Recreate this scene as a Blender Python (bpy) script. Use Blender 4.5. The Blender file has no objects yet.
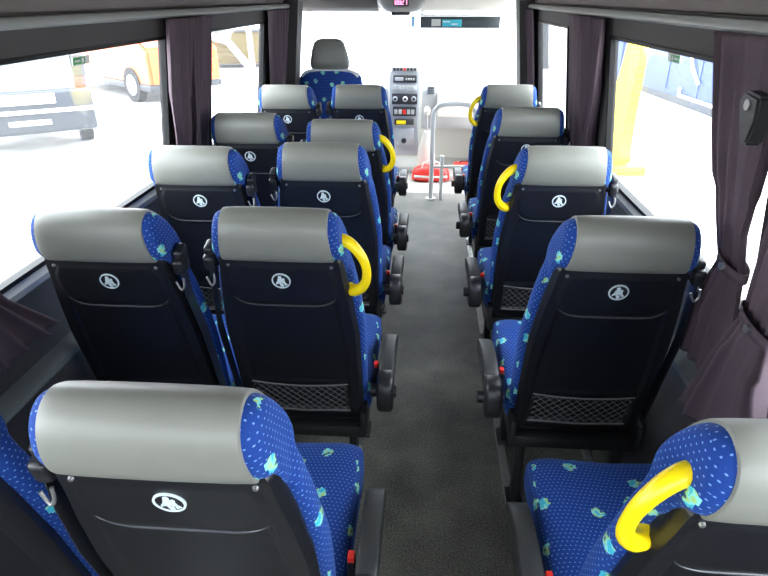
import bpy, bmesh, math, random
from mathutils import Vector, Matrix
random.seed(7)
SC = bpy.context.scene
COL = SC.collection
PI = math.pi

# ------------------------------------------------------------------ materials
def new_mat(name):
    m = bpy.data.materials.new(name); m.use_nodes = True
    nt = m.node_tree; b = nt.nodes['Principled BSDF']
    return m, nt, b

def N(nt, kind, **kw):
    n = nt.nodes.new(kind)
    for k, v in kw.items():
        setattr(n, k, v)
    return n

def grain(nt, b, scale, strength, dist=0.002, detail=4.0):
    tc = N(nt, 'ShaderNodeTexCoord')
    no = N(nt, 'ShaderNodeTexNoise'); no.inputs['Scale'].default_value = scale; no.inputs['Detail'].default_value = detail
    bp = N(nt, 'ShaderNodeBump'); bp.inputs['Strength'].default_value = strength; bp.inputs['Distance'].default_value = dist
    nt.links.new(tc.outputs['Object'], no.inputs['Vector'])
    nt.links.new(no.outputs['Fac'], bp.inputs['Height'])
    nt.links.new(bp.outputs['Normal'], b.inputs['Normal'])
    return tc, no

def simple(name, col, rough=0.5, metal=0.0, gscale=None, gstr=0.2, var=0.0, spec=0.5):
    m, nt, b = new_mat(name)
    b.inputs['Base Color'].default_value = (*col, 1)
    b.inputs['Roughness'].default_value = rough
    b.inputs['Metallic'].default_value = metal
    b.inputs['Specular IOR Level'].default_value = spec
    if gscale:
        tc, no = grain(nt, b, gscale, gstr)
    if var:
        tc = N(nt, 'ShaderNodeTexCoord')
        n2 = N(nt, 'ShaderNodeTexNoise'); n2.inputs['Scale'].default_value = 9.0; n2.inputs['Detail'].default_value = 3
        r = N(nt, 'ShaderNodeMapRange')
        r.inputs['To Min'].default_value = 1 - var; r.inputs['To Max'].default_value = 1 + var
        mx = N(nt, 'ShaderNodeVectorMath', operation='SCALE'); mx.inputs[0].default_value = col
        nt.links.new(tc.outputs['Object'], n2.inputs['Vector'])
        nt.links.new(n2.outputs['Fac'], r.inputs['Value'])
        nt.links.new(r.outputs['Result'], mx.inputs['Scale'])
        nt.links.new(mx.outputs['Vector'], b.inputs['Base Color'])
    return m

M = {}
M['leather'] = simple('grey_leatherette', (.188, .188, .163), .40, gscale=900, gstr=.18, var=.10)
M['shell'] = simple('black_grained_plastic', (.0055, .0057, .0078), .40, gscale=1400, gstr=.10)
M['black'] = simple('black_plastic', (.012, .012, .014), .42)
M['armtop'] = simple('armrest_rubber', (.021, .022, .022), .50, gscale=900, gstr=.12)
M['steel_black'] = simple('black_painted_steel', (.012, .012, .013), .4)
M['yellow'] = simple('yellow_plastic', (.93, .68, .004), .33, gscale=500, gstr=.05)
M['white'] = simple('white_print', (.62, .72, .74), .5)
M['crease'] = simple('crease_highlight_grey', (.055, .057, .065), .33)  # lighter grey puts the edge highlight into the colour
M['screw'] = simple('screw_metal', (.35, .35, .35), .35, .8)
M['net'] = simple('net_cord', (.13, .13, .135), .8)
M['red'] = simple('red_plastic', (.75, .03, .02), .4)
M['curtain'] = simple('curtain_cloth', (.088, .062, .074), .85, gscale=1200, gstr=.3, var=.12, spec=.25)
M['lining'] = simple('upper_lining', (.050, .043, .040), .8, gscale=300, gstr=.2)
M['headliner'] = simple('headliner', (.16, .135, .125), .85, gscale=400, gstr=.2)
M['trim'] = simple('grey_trim_plastic', (.26, .26, .24), .4, gscale=500, gstr=.05)
M['ledge'] = simple('ledge_plastic', (.17, .19, .19), .45, gscale=500, gstr=.06)
M['alu'] = simple('aluminium', (.6, .6, .58), .35, .9)
M['rubber'] = simple('black_rubber', (.005, .005, .005), .6, spec=.25)
M['cream'] = simple('cream_plastic', (.66, .63, .56), .45)
M['dash'] = simple('dashboard_grey', (.42, .43, .43), .55, gscale=700, gstr=.1)
M['dash_dark'] = simple('console_dark', (.03, .03, .034), .4)
M['silver'] = simple('console_silver', (.45, .47, .49), .4, .3)
M['whitep'] = simple('white_paint', (.75, .75, .72), .35)
M['pale'] = simple('pale_rubber_floor', (.45, .44, .41), .6, gscale=200, gstr=.1)
M['tint'] = simple('visor_dark', (.035, .045, .05), .35)
M['paper'] = simple('paper', (.6, .6, .55), .7)
M['cyan'] = simple('cyan_print', (.05, .50, .62), .5)
M['green'] = simple('green_print', (.03, .28, .06), .5)
M['seam'] = simple('piping', (.10, .16, .35), .6)

def mat_fabric():
    m, nt, b = new_mat('blue_moquette')
    b.inputs['Roughness'].default_value = .8
    b.inputs['Specular IOR Level'].default_value = .25
    b.inputs['Sheen Weight'].default_value = .12
    b.inputs['Sheen Tint'].default_value = (.3, .5, 1, 1)
    uv = N(nt, 'ShaderNodeUVMap'); uv.uv_map = 'UVMap'
    L = nt.links.new
    # woven dot lattice: one dot per 10.5 x 9 mm cell, every other row shifted
    sep = N(nt, 'ShaderNodeSeparateXYZ'); L(uv.outputs['UV'], sep.inputs[0])
    def mth(op, a, bb=None):
        n = N(nt, 'ShaderNodeMath', operation=op)
        for i, v in enumerate((a, bb)):
            if v is None: continue
            if isinstance(v, (int, float)): n.inputs[i].default_value = v
            else: L(v, n.inputs[i])
        return n.outputs[0]
    vy = mth('MULTIPLY', sep.outputs['Y'], 1/.0118)
    row = mth('FLOOR', vy)
    sh = mth('MULTIPLY', mth('MODULO', row, 2.0), .5)
    ux = mth('ADD', mth('MULTIPLY', sep.outputs['X'], 1/.0118), sh)
    fx = mth('SUBTRACT', mth('FRACT', ux), .5)
    fy = mth('SUBTRACT', mth('FRACT', vy), .5)
    d = mth('ADD', mth('MULTIPLY', mth('MULTIPLY', fx, fx), 1.0), mth('MULTIPLY', mth('MULTIPLY', fy, fy), 2.2))
    dot = N(nt, 'ShaderNodeMapRange'); L(d, dot.inputs['Value'])
    dot.inputs['From Min'].default_value = .040; dot.inputs['From Max'].default_value = .012
    # leaf patches
    no = N(nt, 'ShaderNodeTexNoise'); no.inputs['Scale'].default_value = 70; no.inputs['Detail'].default_value = 2
    L(uv.outputs['UV'], no.inputs['Vector'])
    ad = N(nt, 'ShaderNodeVectorMath', operation='MULTIPLY_ADD')
    L(no.outputs['Color'], ad.inputs[0]); ad.inputs[1].default_value = (.022, .022, 0); L(uv.outputs['UV'], ad.inputs[2])
    vo = N(nt, 'ShaderNodeTexVoronoi'); vo.voronoi_dimensions = '2D'
    vo.inputs['Scale'].default_value = 9.0; vo.inputs['Randomness'].default_value = .62
    L(ad.outputs[0], vo.inputs['Vector'])
    leaf = N(nt, 'ShaderNodeMapRange'); L(vo.outputs['Distance'], leaf.inputs['Value'])
    leaf.inputs['From Min'].default_value = .158; leaf.inputs['From Max'].default_value = .145
    n3 = N(nt, 'ShaderNodeTexNoise'); n3.inputs['Scale'].default_value = 55; n3.inputs['Detail'].default_value = 1
    L(uv.outputs['UV'], n3.inputs['Vector'])
    ramp = N(nt, 'ShaderNodeValToRGB'); L(n3.outputs['Fac'], ramp.inputs['Fac'])
    ramp.color_ramp.interpolation = 'CONSTANT'
    e = ramp.color_ramp.elements
    e[0].position = 0; e[0].color = (.05, .42, .55, 1)
    e[1].position = .44; e[1].color = (.22, .62, .60, 1)
    x = e.new(.52); x.color = (.32, .55, .20, 1)
    x = e.new(.62); x.color = (.02, .10, .22, 1)
    m1 = N(nt, 'ShaderNodeMix', data_type='RGBA')
    m1.inputs['A'].default_value = (.005, .036, .205, 1); m1.inputs['B'].default_value = (.15, .28, .62, 1)
    L(dot.outputs['Result'], m1.inputs['Factor'])
    m2 = N(nt, 'ShaderNodeMix', data_type='RGBA')
    L(leaf.outputs['Result'], m2.inputs['Factor']); L(m1.outputs['Result'], m2.inputs['A']); L(ramp.outputs['Color'], m2.inputs['B'])
    L(m2.outputs['Result'], b.inputs['Base Color'])
    bp = N(nt, 'ShaderNodeBump'); bp.inputs['Strength'].default_value = .25; bp.inputs['Distance'].default_value = .001
    L(dot.outputs['Result'], bp.inputs['Height']); L(bp.outputs['Normal'], b.inputs['Normal'])
    return m
M['fabric'] = mat_fabric()

def mat_carpet(name, c1, c2, scale=450):
    m, nt, b = new_mat(name)
    b.inputs['Roughness'].default_value = .62; b.inputs['Specular IOR Level'].default_value = .5
    b.inputs['Sheen Weight'].default_value = .6; b.inputs['Sheen Roughness'].default_value = .35
    tc = N(nt, 'ShaderNodeTexCoord')
    no = N(nt, 'ShaderNodeTexNoise'); no.inputs['Scale'].default_value = scale; no.inputs['Detail'].default_value = 5
    n2 = N(nt, 'ShaderNodeTexNoise'); n2.inputs['Scale'].default_value = 5; n2.inputs['Detail'].default_value = 5
    r = N(nt, 'ShaderNodeValToRGB')
    r.color_ramp.elements[0].position = .38; r.color_ramp.elements[0].color = (*c1, 1)
    r.color_ramp.elements[1].position = .66; r.color_ramp.elements[1].color = (*c2, 1)
    a = N(nt, 'ShaderNodeMath', operation='MULTIPLY_ADD'); a.inputs[1].default_value = .35
    s = N(nt, 'ShaderNodeMath', operation='MULTIPLY'); s.inputs[1].default_value = .65
    for q in (no, n2): nt.links.new(tc.outputs['Object'], q.inputs['Vector'])
    nt.links.new(no.outputs['Fac'], s.inputs[0]); nt.links.new(n2.outputs['Fac'], a.inputs[0]); nt.links.new(s.outputs[0], a.inputs[2])
    nt.links.new(a.outputs[0], r.inputs['Fac']); nt.links.new(r.outputs['Color'], b.inputs['Base Color'])
    bp = N(nt, 'ShaderNodeBump'); bp.inputs['Strength'].default_value = .5; bp.inputs['Distance'].default_value = .003
    nt.links.new(no.outputs['Fac'], bp.inputs['Height']); nt.links.new(bp.outputs['Normal'], b.inputs['Normal'])
    return m
M['carpet'] = mat_carpet('aisle_carpet', (.022, .021, .016), (.190, .185, .155), 170)
M['wallcarpet'] = mat_carpet('wall_carpet', (.018, .018, .020), (.032, .032, .035), 500)

def mat_glass(name, glare_haze):
    m, nt, b = new_mat(name)
    nt.nodes.remove(b)
    out = nt.nodes['Material Output']
    tr = N(nt, 'ShaderNodeBsdfTransparent'); tr.inputs['Color'].default_value = (.93, .95, .95, 1)
    gl = N(nt, 'ShaderNodeBsdfGlossy'); gl.inputs['Roughness'].default_value = .02
    tl = N(nt, 'ShaderNodeBsdfTranslucent'); tl.inputs['Color'].default_value = (.9, .9, .9, 1)  # translucent share imitates veiling glare in the panes
    lf = N(nt, 'ShaderNodeLayerWeight'); lf.inputs['Blend'].default_value = .5
    pw = N(nt, 'ShaderNodeMath', operation='POWER'); pw.inputs[1].default_value = 5.0
    lw = N(nt, 'ShaderNodeMath', operation='MULTIPLY_ADD'); lw.inputs[1].default_value = .5; lw.inputs[2].default_value = .02
    nt.links.new(lf.outputs['Facing'], pw.inputs[0]); nt.links.new(pw.outputs[0], lw.inputs[0])
    tc = N(nt, 'ShaderNodeTexCoord'); no = N(nt, 'ShaderNodeTexNoise'); no.inputs['Scale'].default_value = 6; no.inputs['Detail'].default_value = 6
    mr = N(nt, 'ShaderNodeMapRange'); mr.inputs['To Min'].default_value = glare_haze*.6; mr.inputs['To Max'].default_value = glare_haze*1.4
    L = nt.links.new
    L(tc.outputs['Object'], no.inputs['Vector']); L(no.outputs['Fac'], mr.inputs['Value'])
    a = N(nt, 'ShaderNodeMixShader'); c = N(nt, 'ShaderNodeMixShader')
    L(lw.outputs[0], a.inputs[0]); L(tr.outputs[0], a.inputs[1]); L(gl.outputs[0], a.inputs[2])
    L(mr.outputs['Result'], c.inputs[0]); L(a.outputs[0], c.inputs[1]); L(tl.outputs[0], c.inputs[2])
    L(c.outputs[0], out.inputs['Surface'])
    return m
M['glass'] = mat_glass('glare_haze_window_glass', .012)
M['windscreen'] = mat_glass('windscreen_glass', .02)

def mat_emit(name, col, st):
    m, nt, b = new_mat(name)
    b.inputs['Base Color'].default_value = (.02, 0, .01, 1)
    b.inputs['Emission Color'].default_value = (*col, 1); b.inputs['Emission Strength'].default_value = st
    return m
M['led'] = mat_emit('led_segments', (1, .25, .45), .35)

# ------------------------------------------------------------------ mesh helpers
def link(name, bm, mat, parent=None, smooth=True, uv=False, loc=None, autosmooth=40):
    bmesh.ops.recalc_face_normals(bm, faces=bm.faces)
    if uv:
        lay = bm.loops.layers.uv.new('UVMap')
        for f in bm.faces:
            n = f.normal; a = (abs(n.x), abs(n.y)*1.0, abs(n.z))
            k = a.index(max(a))
            for l in f.loops:
                c = l.vert.co
                l[lay].uv = (c.y, c.z) if k == 0 else ((c.x, c.z) if k == 1 else (c.x, c.y))
    me = bpy.data.meshes.new(name); bm.to_mesh(me); bm.free()
    if smooth:
        for p in me.polygons: p.use_smooth = True
        me.set_sharp_from_angle(angle=math.radians(autosmooth))
    mats = mat if isinstance(mat, (list, tuple)) else [mat]
    for q in mats: me.materials.append(q)
    o = bpy.data.objects.new(name, me); COL.objects.link(o)
    if parent is not None: o.parent = parent
    if loc is not None: o.location = loc
    return o

def box(bm, lo, hi, bev=0.0, seg=2, mi=0):
    c = [(a+b)/2 for a, b in zip(lo, hi)]; s = [abs(b-a) for a, b in zip(lo, hi)]
    r = bmesh.ops.create_cube(bm, size=1, matrix=Matrix.Translation(c) @ Matrix.Diagonal((*s, 1)))
    vs = r['verts']
    fs = {f for v in vs for f in v.link_faces}
    for f in fs: f.material_index = mi
    if bev > 0:
        es = list({e for v in vs for e in v.link_edges})
        bmesh.ops.bevel(bm, geom=es, offset=min(bev, min(s)*.49), segments=seg, profile=.5, affect='EDGES')
    return vs

def cyl(bm, p0, p1, r0, r1=None, n=20, cap=True):
    p0, p1 = Vector(p0), Vector(p1); d = p1-p0
    q = Vector((0, 0, 1)).rotation_difference(d.normalized()).to_matrix().to_4x4()
    bmesh.ops.create_cone(bm, cap_ends=cap, segments=n, radius1=r0, radius2=r0 if r1 is None else r1, depth=d.length,
                          matrix=Matrix.Translation((p0+p1)/2) @ q)

def catmull(pts, n=8, closed=False):
    P = [Vector(p) for p in pts]; out = []; m = len(P)
    rng = range(m) if closed else range(m-1)
    for i in rng:
        if closed: a, b, c, d = P[(i-1) % m], P[i], P[(i+1) % m], P[(i+2) % m]
        else: a, b, c, d = P[max(i-1, 0)], P[i], P[i+1], P[min(i+2, m-1)]
        for k in range(n):
            t = k/n
            out.append(.5*((2*b)+(c-a)*t+(2*a-5*b+4*c-d)*t*t+(3*b-a-3*c+d)*t**3))
    if not closed: out.append(P[-1].copy())
    return out

def tube(bm, pts, r, n=12, closed=False, flat=1.0, cap=True):
    P = [Vector(p) for p in pts]; m = len(P); rings = []
    up = None
    for i, p in enumerate(P):
        if closed: t = (P[(i+1) % m]-P[(i-1) % m]).normalized()
        else: t = (P[min(i+1, m-1)]-P[max(i-1, 0)]).normalized()
        if up is None:
            up = Vector((1, 0, 0)) if abs(t.x) < .8 else Vector((0, 0, 1))
        up = (up-t*up.dot(t)).normalized(); v = t.cross(up)
        rr = r[i] if isinstance(r, (list, tuple)) else r
        rings.append([bm.verts.new(p+(up*math.cos(a)*flat+v*math.sin(a))*rr) for a in [2*PI*k/n for k in range(n)]])
    for i in range(m if closed else m-1):
        A, B = rings[i], rings[(i+1) % m]
        for k in range(n): bm.faces.new((A[k], A[(k+1) % n], B[(k+1) % n], B[k]))
    if cap and not closed:
        bm.faces.new(rings[0][::-1]); bm.faces.new(rings[-1])

def loft(bm, rings, cap=True, closed=True):
    R = [[bm.verts.new(p) for p in r] for r in rings]
    n = len(R[0])
    for A, B in zip(R, R[1:]):
        for k in range(n if closed else n-1):
            bm.faces.new((A[k], A[(k+1) % n], B[(k+1) % n], B[k]))
    if cap: bm.faces.new(R[0][::-1]); bm.faces.new(R[-1])
    return R

def prism(bm, poly, axis, a, b, mi=0):
    """poly of 2-D points extruded along axis (0=x: poly is (y,z); 1=y: (x,z); 2=z: (x,y))."""
    def P(p, h):
        return (h, p[0], p[1]) if axis == 0 else ((p[0], h, p[1]) if axis == 1 else (p[0], p[1], h))
    A = [bm.verts.new(P(p, a)) for p in poly]; B = [bm.verts.new(P(p, b)) for p in poly]
    n = len(poly)
    fs = [bm.faces.new(A[::-1]), bm.faces.new(B)]
    for k in range(n): fs.append(bm.faces.new((A[k], A[(k+1) % n], B[(k+1) % n], B[k])))
    for f in fs: f.material_index = mi
    return A+B

def ss(a, b, x):
    t = max(0, min(1, (x-a)/(b-a))); return t*t*(3-2*t)

def interp(tab, x):
    if x <= tab[0][0]: return tab[0][1]
    for (a, va), (b, vb) in zip(tab, tab[1:]):
        if x <= b: return va+(vb-va)*ss(a, b, x) if False else va+(vb-va)*(x-a)/(b-a)
    return tab[-1][1]

def empty(name, loc, label=None, cat=None, group=None, rz=0):
    o = bpy.data.objects.new(name, None); COL.objects.link(o); o.empty_display_size = .1
    o.location = loc; o.rotation_euler = (0, 0, rz)
    if label: tag(o, label, cat, group)
    return o
def tag(o, label, cat, group=None):
    o['label'] = label; o['category'] = cat
    if group: o['group'] = group
    return o
def struct(name, bm, mat, **kw):
    o = link(name, bm, mat, **kw); o['kind'] = 'structure'; return o
def copy_tree(o, parent=None):
    c = o.copy(); COL.objects.link(c)
    if parent is not None: c.parent = parent
    for ch in list(o.children): copy_tree(ch, c)
    return c

# ------------------------------------------------------------------ seat
# back frame: x sideways, y forward (thickness), z up along the back from the hinge
SH_W = [(-.03, .198), (.0, .203), (.15, .205), (.38, .205), (.52, .192), (.60, .180), (.68, .172)]
def back_body():
    bm = bmesh.new(); rings = []
    for i in range(31):
        s = -.01+.74*i/30
        w = interp(SH_W, s)+.012+.004*ss(.1, .3, s)-.022*ss(.60, .70, s)
        e = .80 if i == 0 else (.93 if i == 1 else 1)
        tf = .092+.012*math.sin(PI*max(0, min(1, s/.45)))   # front face
        tr = .022
        ring = []
        for k in range(48):
            a = 2*PI*k/48; ca, sa = math.cos(a), math.sin(a)
            x = w*e*math.copysign(abs(ca)**.32, ca); y = (tf+tr)/2+(tf-tr)/2*math.copysign(abs(sa)**.5, sa)
            if sa > 0: y -= .022*max(0, 1-(x/(w*.72))**2)       # hollow between the side bolsters
            ring.append((x, y, s))
        rings.append(ring)
    loft(bm, rings)
    return bm
HEAD = [(-.004, .662), (-.020, .676), (-.030, .702), (-.032, .738), (-.024, .770), (-.006, .793), (.020, .803), (.048, .796),
        (.078, .766), (.100, .720), (.112, .665), (.108, .61), (.085, .575), (.045, .57), (.01, .60)]
def head_profile(): return [(p.x, p.y) for p in catmull([(a, b, 0) for a, b in HEAD], 5, closed=True)]
def head_ring(x, k, prof, off=0.0):
    cy, cz = .042, .70; r = []
    m = len(prof)
    for i, (y, z) in enumerate(prof):
        # seam widens towards the bottom of the rear face
        low = ss(.80, .64, z)
        xx = x*(1+.085*low)
        yy = cy+(y-cy)*k; zz = cz+(z-cz)*(k**.8)
        if off:
            a = prof[i-1]; b = prof[(i+1) % m]; nx, nz = (b[1]-a[1]), -(b[0]-a[0]); l = math.hypot(nx, nz) or 1
            yy -= nx/l*off*(-1); zz -= nz/l*off*(-1)
        r.append((xx, yy, zz))
    return r
def head_body(bm):
    prof = head_profile()
    st = [(-.1695, .58), (-.168, .70), (-.165, .78), (-.159, .855), (-.151, .915), (-.140, .955), (-.11, .985), (0, 1)]
    st = st+[(-x, k) for x, k in st[-2::-1]]
    # cheeks: sides of the headrest
    loft(bm, [head_ring(x, k, prof) for x, k in st])
def head_cover():
    bm = bmesh.new(); prof = head_profile()
    # the orientation of the profile decides the sign of the outward offset
    area = sum(a[0]*b[1]-b[0]*a[1] for a, b in zip(prof, prof[1:]+prof[:1]))
    off = .0045 if area > 0 else -.0045
    st = [(-.1425, .948, .2), (-.141, .952, .85), (-.137, .960, 1), (-.11, .985, 1), (-.06, .997, 1), (0, 1.002, 1)]
    st = st+[(-x, k, o) for x, k, o in st[-2::-1]]
    loft(bm, [head_ring(x, k, prof, off*o) for x, k, o in st])
    return bm
CR_W = .150
def crease_s(x):
    a = max(0, abs(x)-.075)/(CR_W-.075); return .500+.046*(1-math.sqrt(max(0, 1-min(a, 1)**2.6)))**.9
def shell_bm():
    bm = bmesh.new(); nx, ns = 64, 90; V = []
    for j in range(ns+1):
        s = -.035+.715*j/ns; row = []
        w = interp(SH_W, s)
        # round lower and upper corners
        dl = s+.035; w -= .03*(1-math.sqrt(max(0, 1-(1-min(1, dl/.03))**2)))
        dt = .68-s; w -= .022*(1-math.sqrt(max(0, 1-(1-min(1, dt/.022))**2)))
        for i in range(nx+1):
            u = -1+2*i/nx; u = math.copysign(abs(u)**.85, u); x = u*w
            e = min(w-abs(x), .03+dl*.0+min(dl, dt))
            e2 = min(w-abs(x), dl, dt)
            t = -.012+.022*(1-ss(0, .010, e2))
            # recessed central panel, its top edge is the curved crease
            inw = interp([(0, .172), (.3, .168), (.5, .152), (.56, .15)], s)
            rec = ss(0, .006, crease_s(x)-s)*ss(0, .010, inw-abs(x))*ss(.158, .17, s)
            t += .007*rec
            # pocket opening at the foot
            pk = ss(0, .008, .157-s)*ss(0, .008, .163-abs(x))*ss(0, .006, s-.004)
            t += .016*pk
            # raised cap around the pictogram
            cap = ss(0, .012, s-crease_s(x)-.006)*ss(0, .014, .158-abs(x)-.02*ss(.60, .66, s))*ss(0, .012, .655-s)
            t -= .004*cap
            row.append(bm.verts.new((x, t, s)))
        V.append(row)
    for j in range(ns):
        for i in range(nx):
            bm.faces.new((V[j][i], V[j][i+1], V[j+1][i+1], V[j+1][i]))
    # back side so it has thickness
    W = []
    for j in (0, ns):
        pass
    edge = [V[0][i] for i in range(nx+1)]+[V[j][nx] for j in range(1, ns+1)]+[V[ns][i] for i in range(nx-1, -1, -1)]+[V[j][0] for j in range(ns-1, 0, -1)]
    back = [bm.verts.new((v.co.x*.97, .03, v.co.z)) for v in edge]
    n = len(edge)
    for k in range(n): bm.faces.new((edge[k], back[k], back[(k+1) % n], edge[(k+1) % n]))
    bm.faces.new(back)
    return bm
def crease_highlight_bm():  # thin pale tube drawn in place of the glint along the crease
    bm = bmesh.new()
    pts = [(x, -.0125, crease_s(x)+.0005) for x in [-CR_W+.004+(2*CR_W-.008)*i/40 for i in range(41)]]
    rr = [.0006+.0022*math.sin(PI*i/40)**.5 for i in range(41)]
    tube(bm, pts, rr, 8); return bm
def badge_bm(which):
    """rear-facing pictogram: white ring, two belted figures on a navy disc"""
    bm = bmesh.new(); cx, cs, R = 0, .60, .0265
    def disc(r0, r1, y0, y1, n=40):
        A = []; 
        for k in range(n):
            a = 2*PI*k/n; c, s_ = math.cos(a), math.sin(a)
            A.append([bm.verts.new((cx+c*r, y, cs+s_*r)) for r, y in ((r0, y0), (r1, y0), (r1, y1), (r0, y1))])
        for k in range(n):
            B, C_ = A[k], A[(k+1) % n]
            for q in range(4): bm.faces.new((B[q], B[(q+1) % 4], C_[(q+1) % 4], C_[q]))
    if which == 'disc':
        cyl(bm, (cx, -.0150, cs), (cx, -.0185, cs), R*.99, n=40); return bm
    disc(R*.86, R*1.0, -.0165, -.0198)
    y0, y1 = -.0170, -.0196
    def poly(pts): prism(bm, [(cx+a*R, cs+b*R) for a, b in pts], 1, y0, y1)
    def dot(a, b, r): cyl(bm, (cx+a*R, y0, cs+b*R), (cx+a*R, y1, cs+b*R), r*R, n=14)
    dot(-.10, .50, .20); dot(.24, .24, .15)                       # heads
    poly([(-.34, .30), (.06, .34), (.16, .05), (.02, -.35), (-.45, -.35), (-.42, -.02)])
    poly([(.10, .10), (.36, .08), (.46, -.30), (.10, -.34)])
    poly([(-.60, -.30), (-.38, -.02), (-.30, -.30), (-.62, -.52)])
    poly([(-.20, -.42), (.16, -.42), (.22, -.74), (-.08, -.78)])
    poly([(.28, -.38), (.50, -.30), (.66, -.46), (.34, -.62)])
    return bm
def screws_bm(x, s):
    bm = bmesh.new(); cyl(bm, (x, -.011, s), (x, -.0165, s), .0055, .004, n=12); return bm
def net_bm():
    bm = bmesh.new(); x0, x1, s0, s1 = -.158, .158, .010, .150
    def hemz(x): return s1-.008*(1-(x/x1)**2)
    step = .0285; n = 12
    for dirn in (1, -1):
        for i in range(-6, n+6):
            pts = []
            for j in range(13):
                s = s0+(s1-s0)*j/12; x = x0+step*i+dirn*(s-s0)*.98+(0 if dirn > 0 else .14)
                if x0 <= x <= x1 and s <= hemz(x): pts.append((x, -.0085-.006*math.sin(PI*(x-x0)/(x1-x0)), s))
            if len(pts) > 1: tube(bm, pts, .0011, 4)
    tube(bm, [(x, -.0105-.006*math.sin(PI*(x-x0)/(x1-x0)), hemz(x)) for x in [x0+(x1-x0)*i/16 for i in range(17)]], .003, 6)
    tube(bm, [(x0, -.009, s0), (0, -.015, s0-.001), (x1, -.009, s0)], .003, 6)
    return bm
def cushion_bm():
    bm = bmesh.new(); rings = []
    y0 = .03
    ys = [(y0, .93, .0), (y0+.02, .99, .0), (.10, 1, 0), (.25, 1, 0), (.44, 1, 0), (.51, 1, .004), (.540, .985, .014), (.556, .95, .032), (.563, .88, .052)]
    for y, k, drop in ys:
        ring = []
        for a_ in range(44):
            a = 2*PI*a_/44; ca, sa = math.cos(a), math.sin(a)
            x = .228*k*math.copysign(abs(ca)**.30, ca)
            zc, hz = .405, .065
            z = zc+hz*math.copysign(abs(sa)**.42, sa)
            if sa > 0: z += -.010*max(0, 1-(x/.15)**2)+.012*ss(.1, .45, y)-drop
            else: z += drop*.6
            ring.append((x, y, z))
        rings.append(ring)
    loft(bm, rings)
    return bm
def arm_bm():
    bm = bmesh.new()
    top = [(.055, .505), (.09, .520), (.16, .524), (.25, .516), (.32, .498), (.358, .474), (.368, .452), (.355, .438), (.29, .440), (.20, .448), (.10, .448), (.055, .452)]
    poly = [(p.x, p.y) for p in catmull([(a, b, 0) for a, b in top], 4, closed=True)]
    hw = .0255; rings = []; c = (.22, .478)
    for x, k in ((-hw, .84), (-hw*.93, .92), (-hw*.75, .97), (-hw*.4, 1), (0, 1.01), (hw*.4, 1), (hw*.75, .97), (hw*.93, .92), (hw, .84)):
        rings.append([(x, c[0]+(y-c[0])*(1-(1-k)*.12), c[1]+(z-c[1])*k) for y, z in poly])
    loft(bm, rings); return bm
def pivot_bm():
    bm = bmesh.new(); rings = []; base = []; c = (.012, .458)
    for k in range(36):
        a = 2*PI*k/36; ca, sa = math.cos(a), math.sin(a)
        base.append((c[0]+.060*math.copysign(abs(ca)**.75, ca), c[1]+.068*math.copysign(abs(sa)**.75, sa)))
    hw = .028
    for x, k in ((-hw, .82), (-hw*.85, .95), (-hw*.6, 1), (hw*.6, 1), (hw*.85, .95), (hw, .82)):
        rings.append([(x, c[0]+(y-c[0])*k, c[1]+(z-c[1])*k) for y, z in base])
    loft(bm, rings)
    cyl(bm, (-hw-.022, c[0], c[1]), (hw+.008, c[0], c[1]), .022, n=20)
    return bm
def handle_bm(sx):
    bm = bmesh.new()
    pts = [(.145, .030, .706), (.172, .024, .716), (.202, .012, .706), (.228, .000, .674), (.238, -.006, .636), (.234, -.006, .596), (.218, .000, .566), (.198, .010, .548), (.180, .024, .544)]
    P = catmull([(sx*a, b, c) for a, b, c in pts], 5)
    n = len(P); rr = [.0155+.003*math.cos(2*PI*i/(n-1)) for i in range(n)]
    tube(bm, P, rr, 14); return bm

cache = {}
def part(name, key, fn, mat, parent, uv=False, loc=None):
    if key not in cache:
        o = link(name, fn(), mat, parent, uv=uv, loc=loc); cache[key] = o.data; return o
    o = bpy.data.objects.new(name, cache[key]); COL.objects.link(o); o.parent = parent
    if loc is not None: o.location = loc
    return o
HZ = .38
def body_all():
    # cushion back and headrest core flow into one skin
    bm = back_body(); head_body(bm)
    bmesh.ops.recalc_face_normals(bm, faces=bm.faces)
    me = bpy.data.meshes.new('work'); bm.to_mesh(me); bm.free()
    o = bpy.data.objects.new('work', me); COL.objects.link(o)
    md = o.modifiers.new('r', 'REMESH'); md.mode = 'VOXEL'; md.voxel_size = .0065
    md = o.modifiers.new('s', 'SMOOTH'); md.iterations = 9; md.factor = .5
    dg = bpy.context.evaluated_depsgraph_get(); dg.update()
    ev = o.evaluated_get(dg); m2 = ev.to_mesh()
    bm = bmesh.new(); bm.from_mesh(m2); ev.to_mesh_clear()
    bpy.data.objects.remove(o); bpy.data.meshes.remove(me)
    return bm
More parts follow.
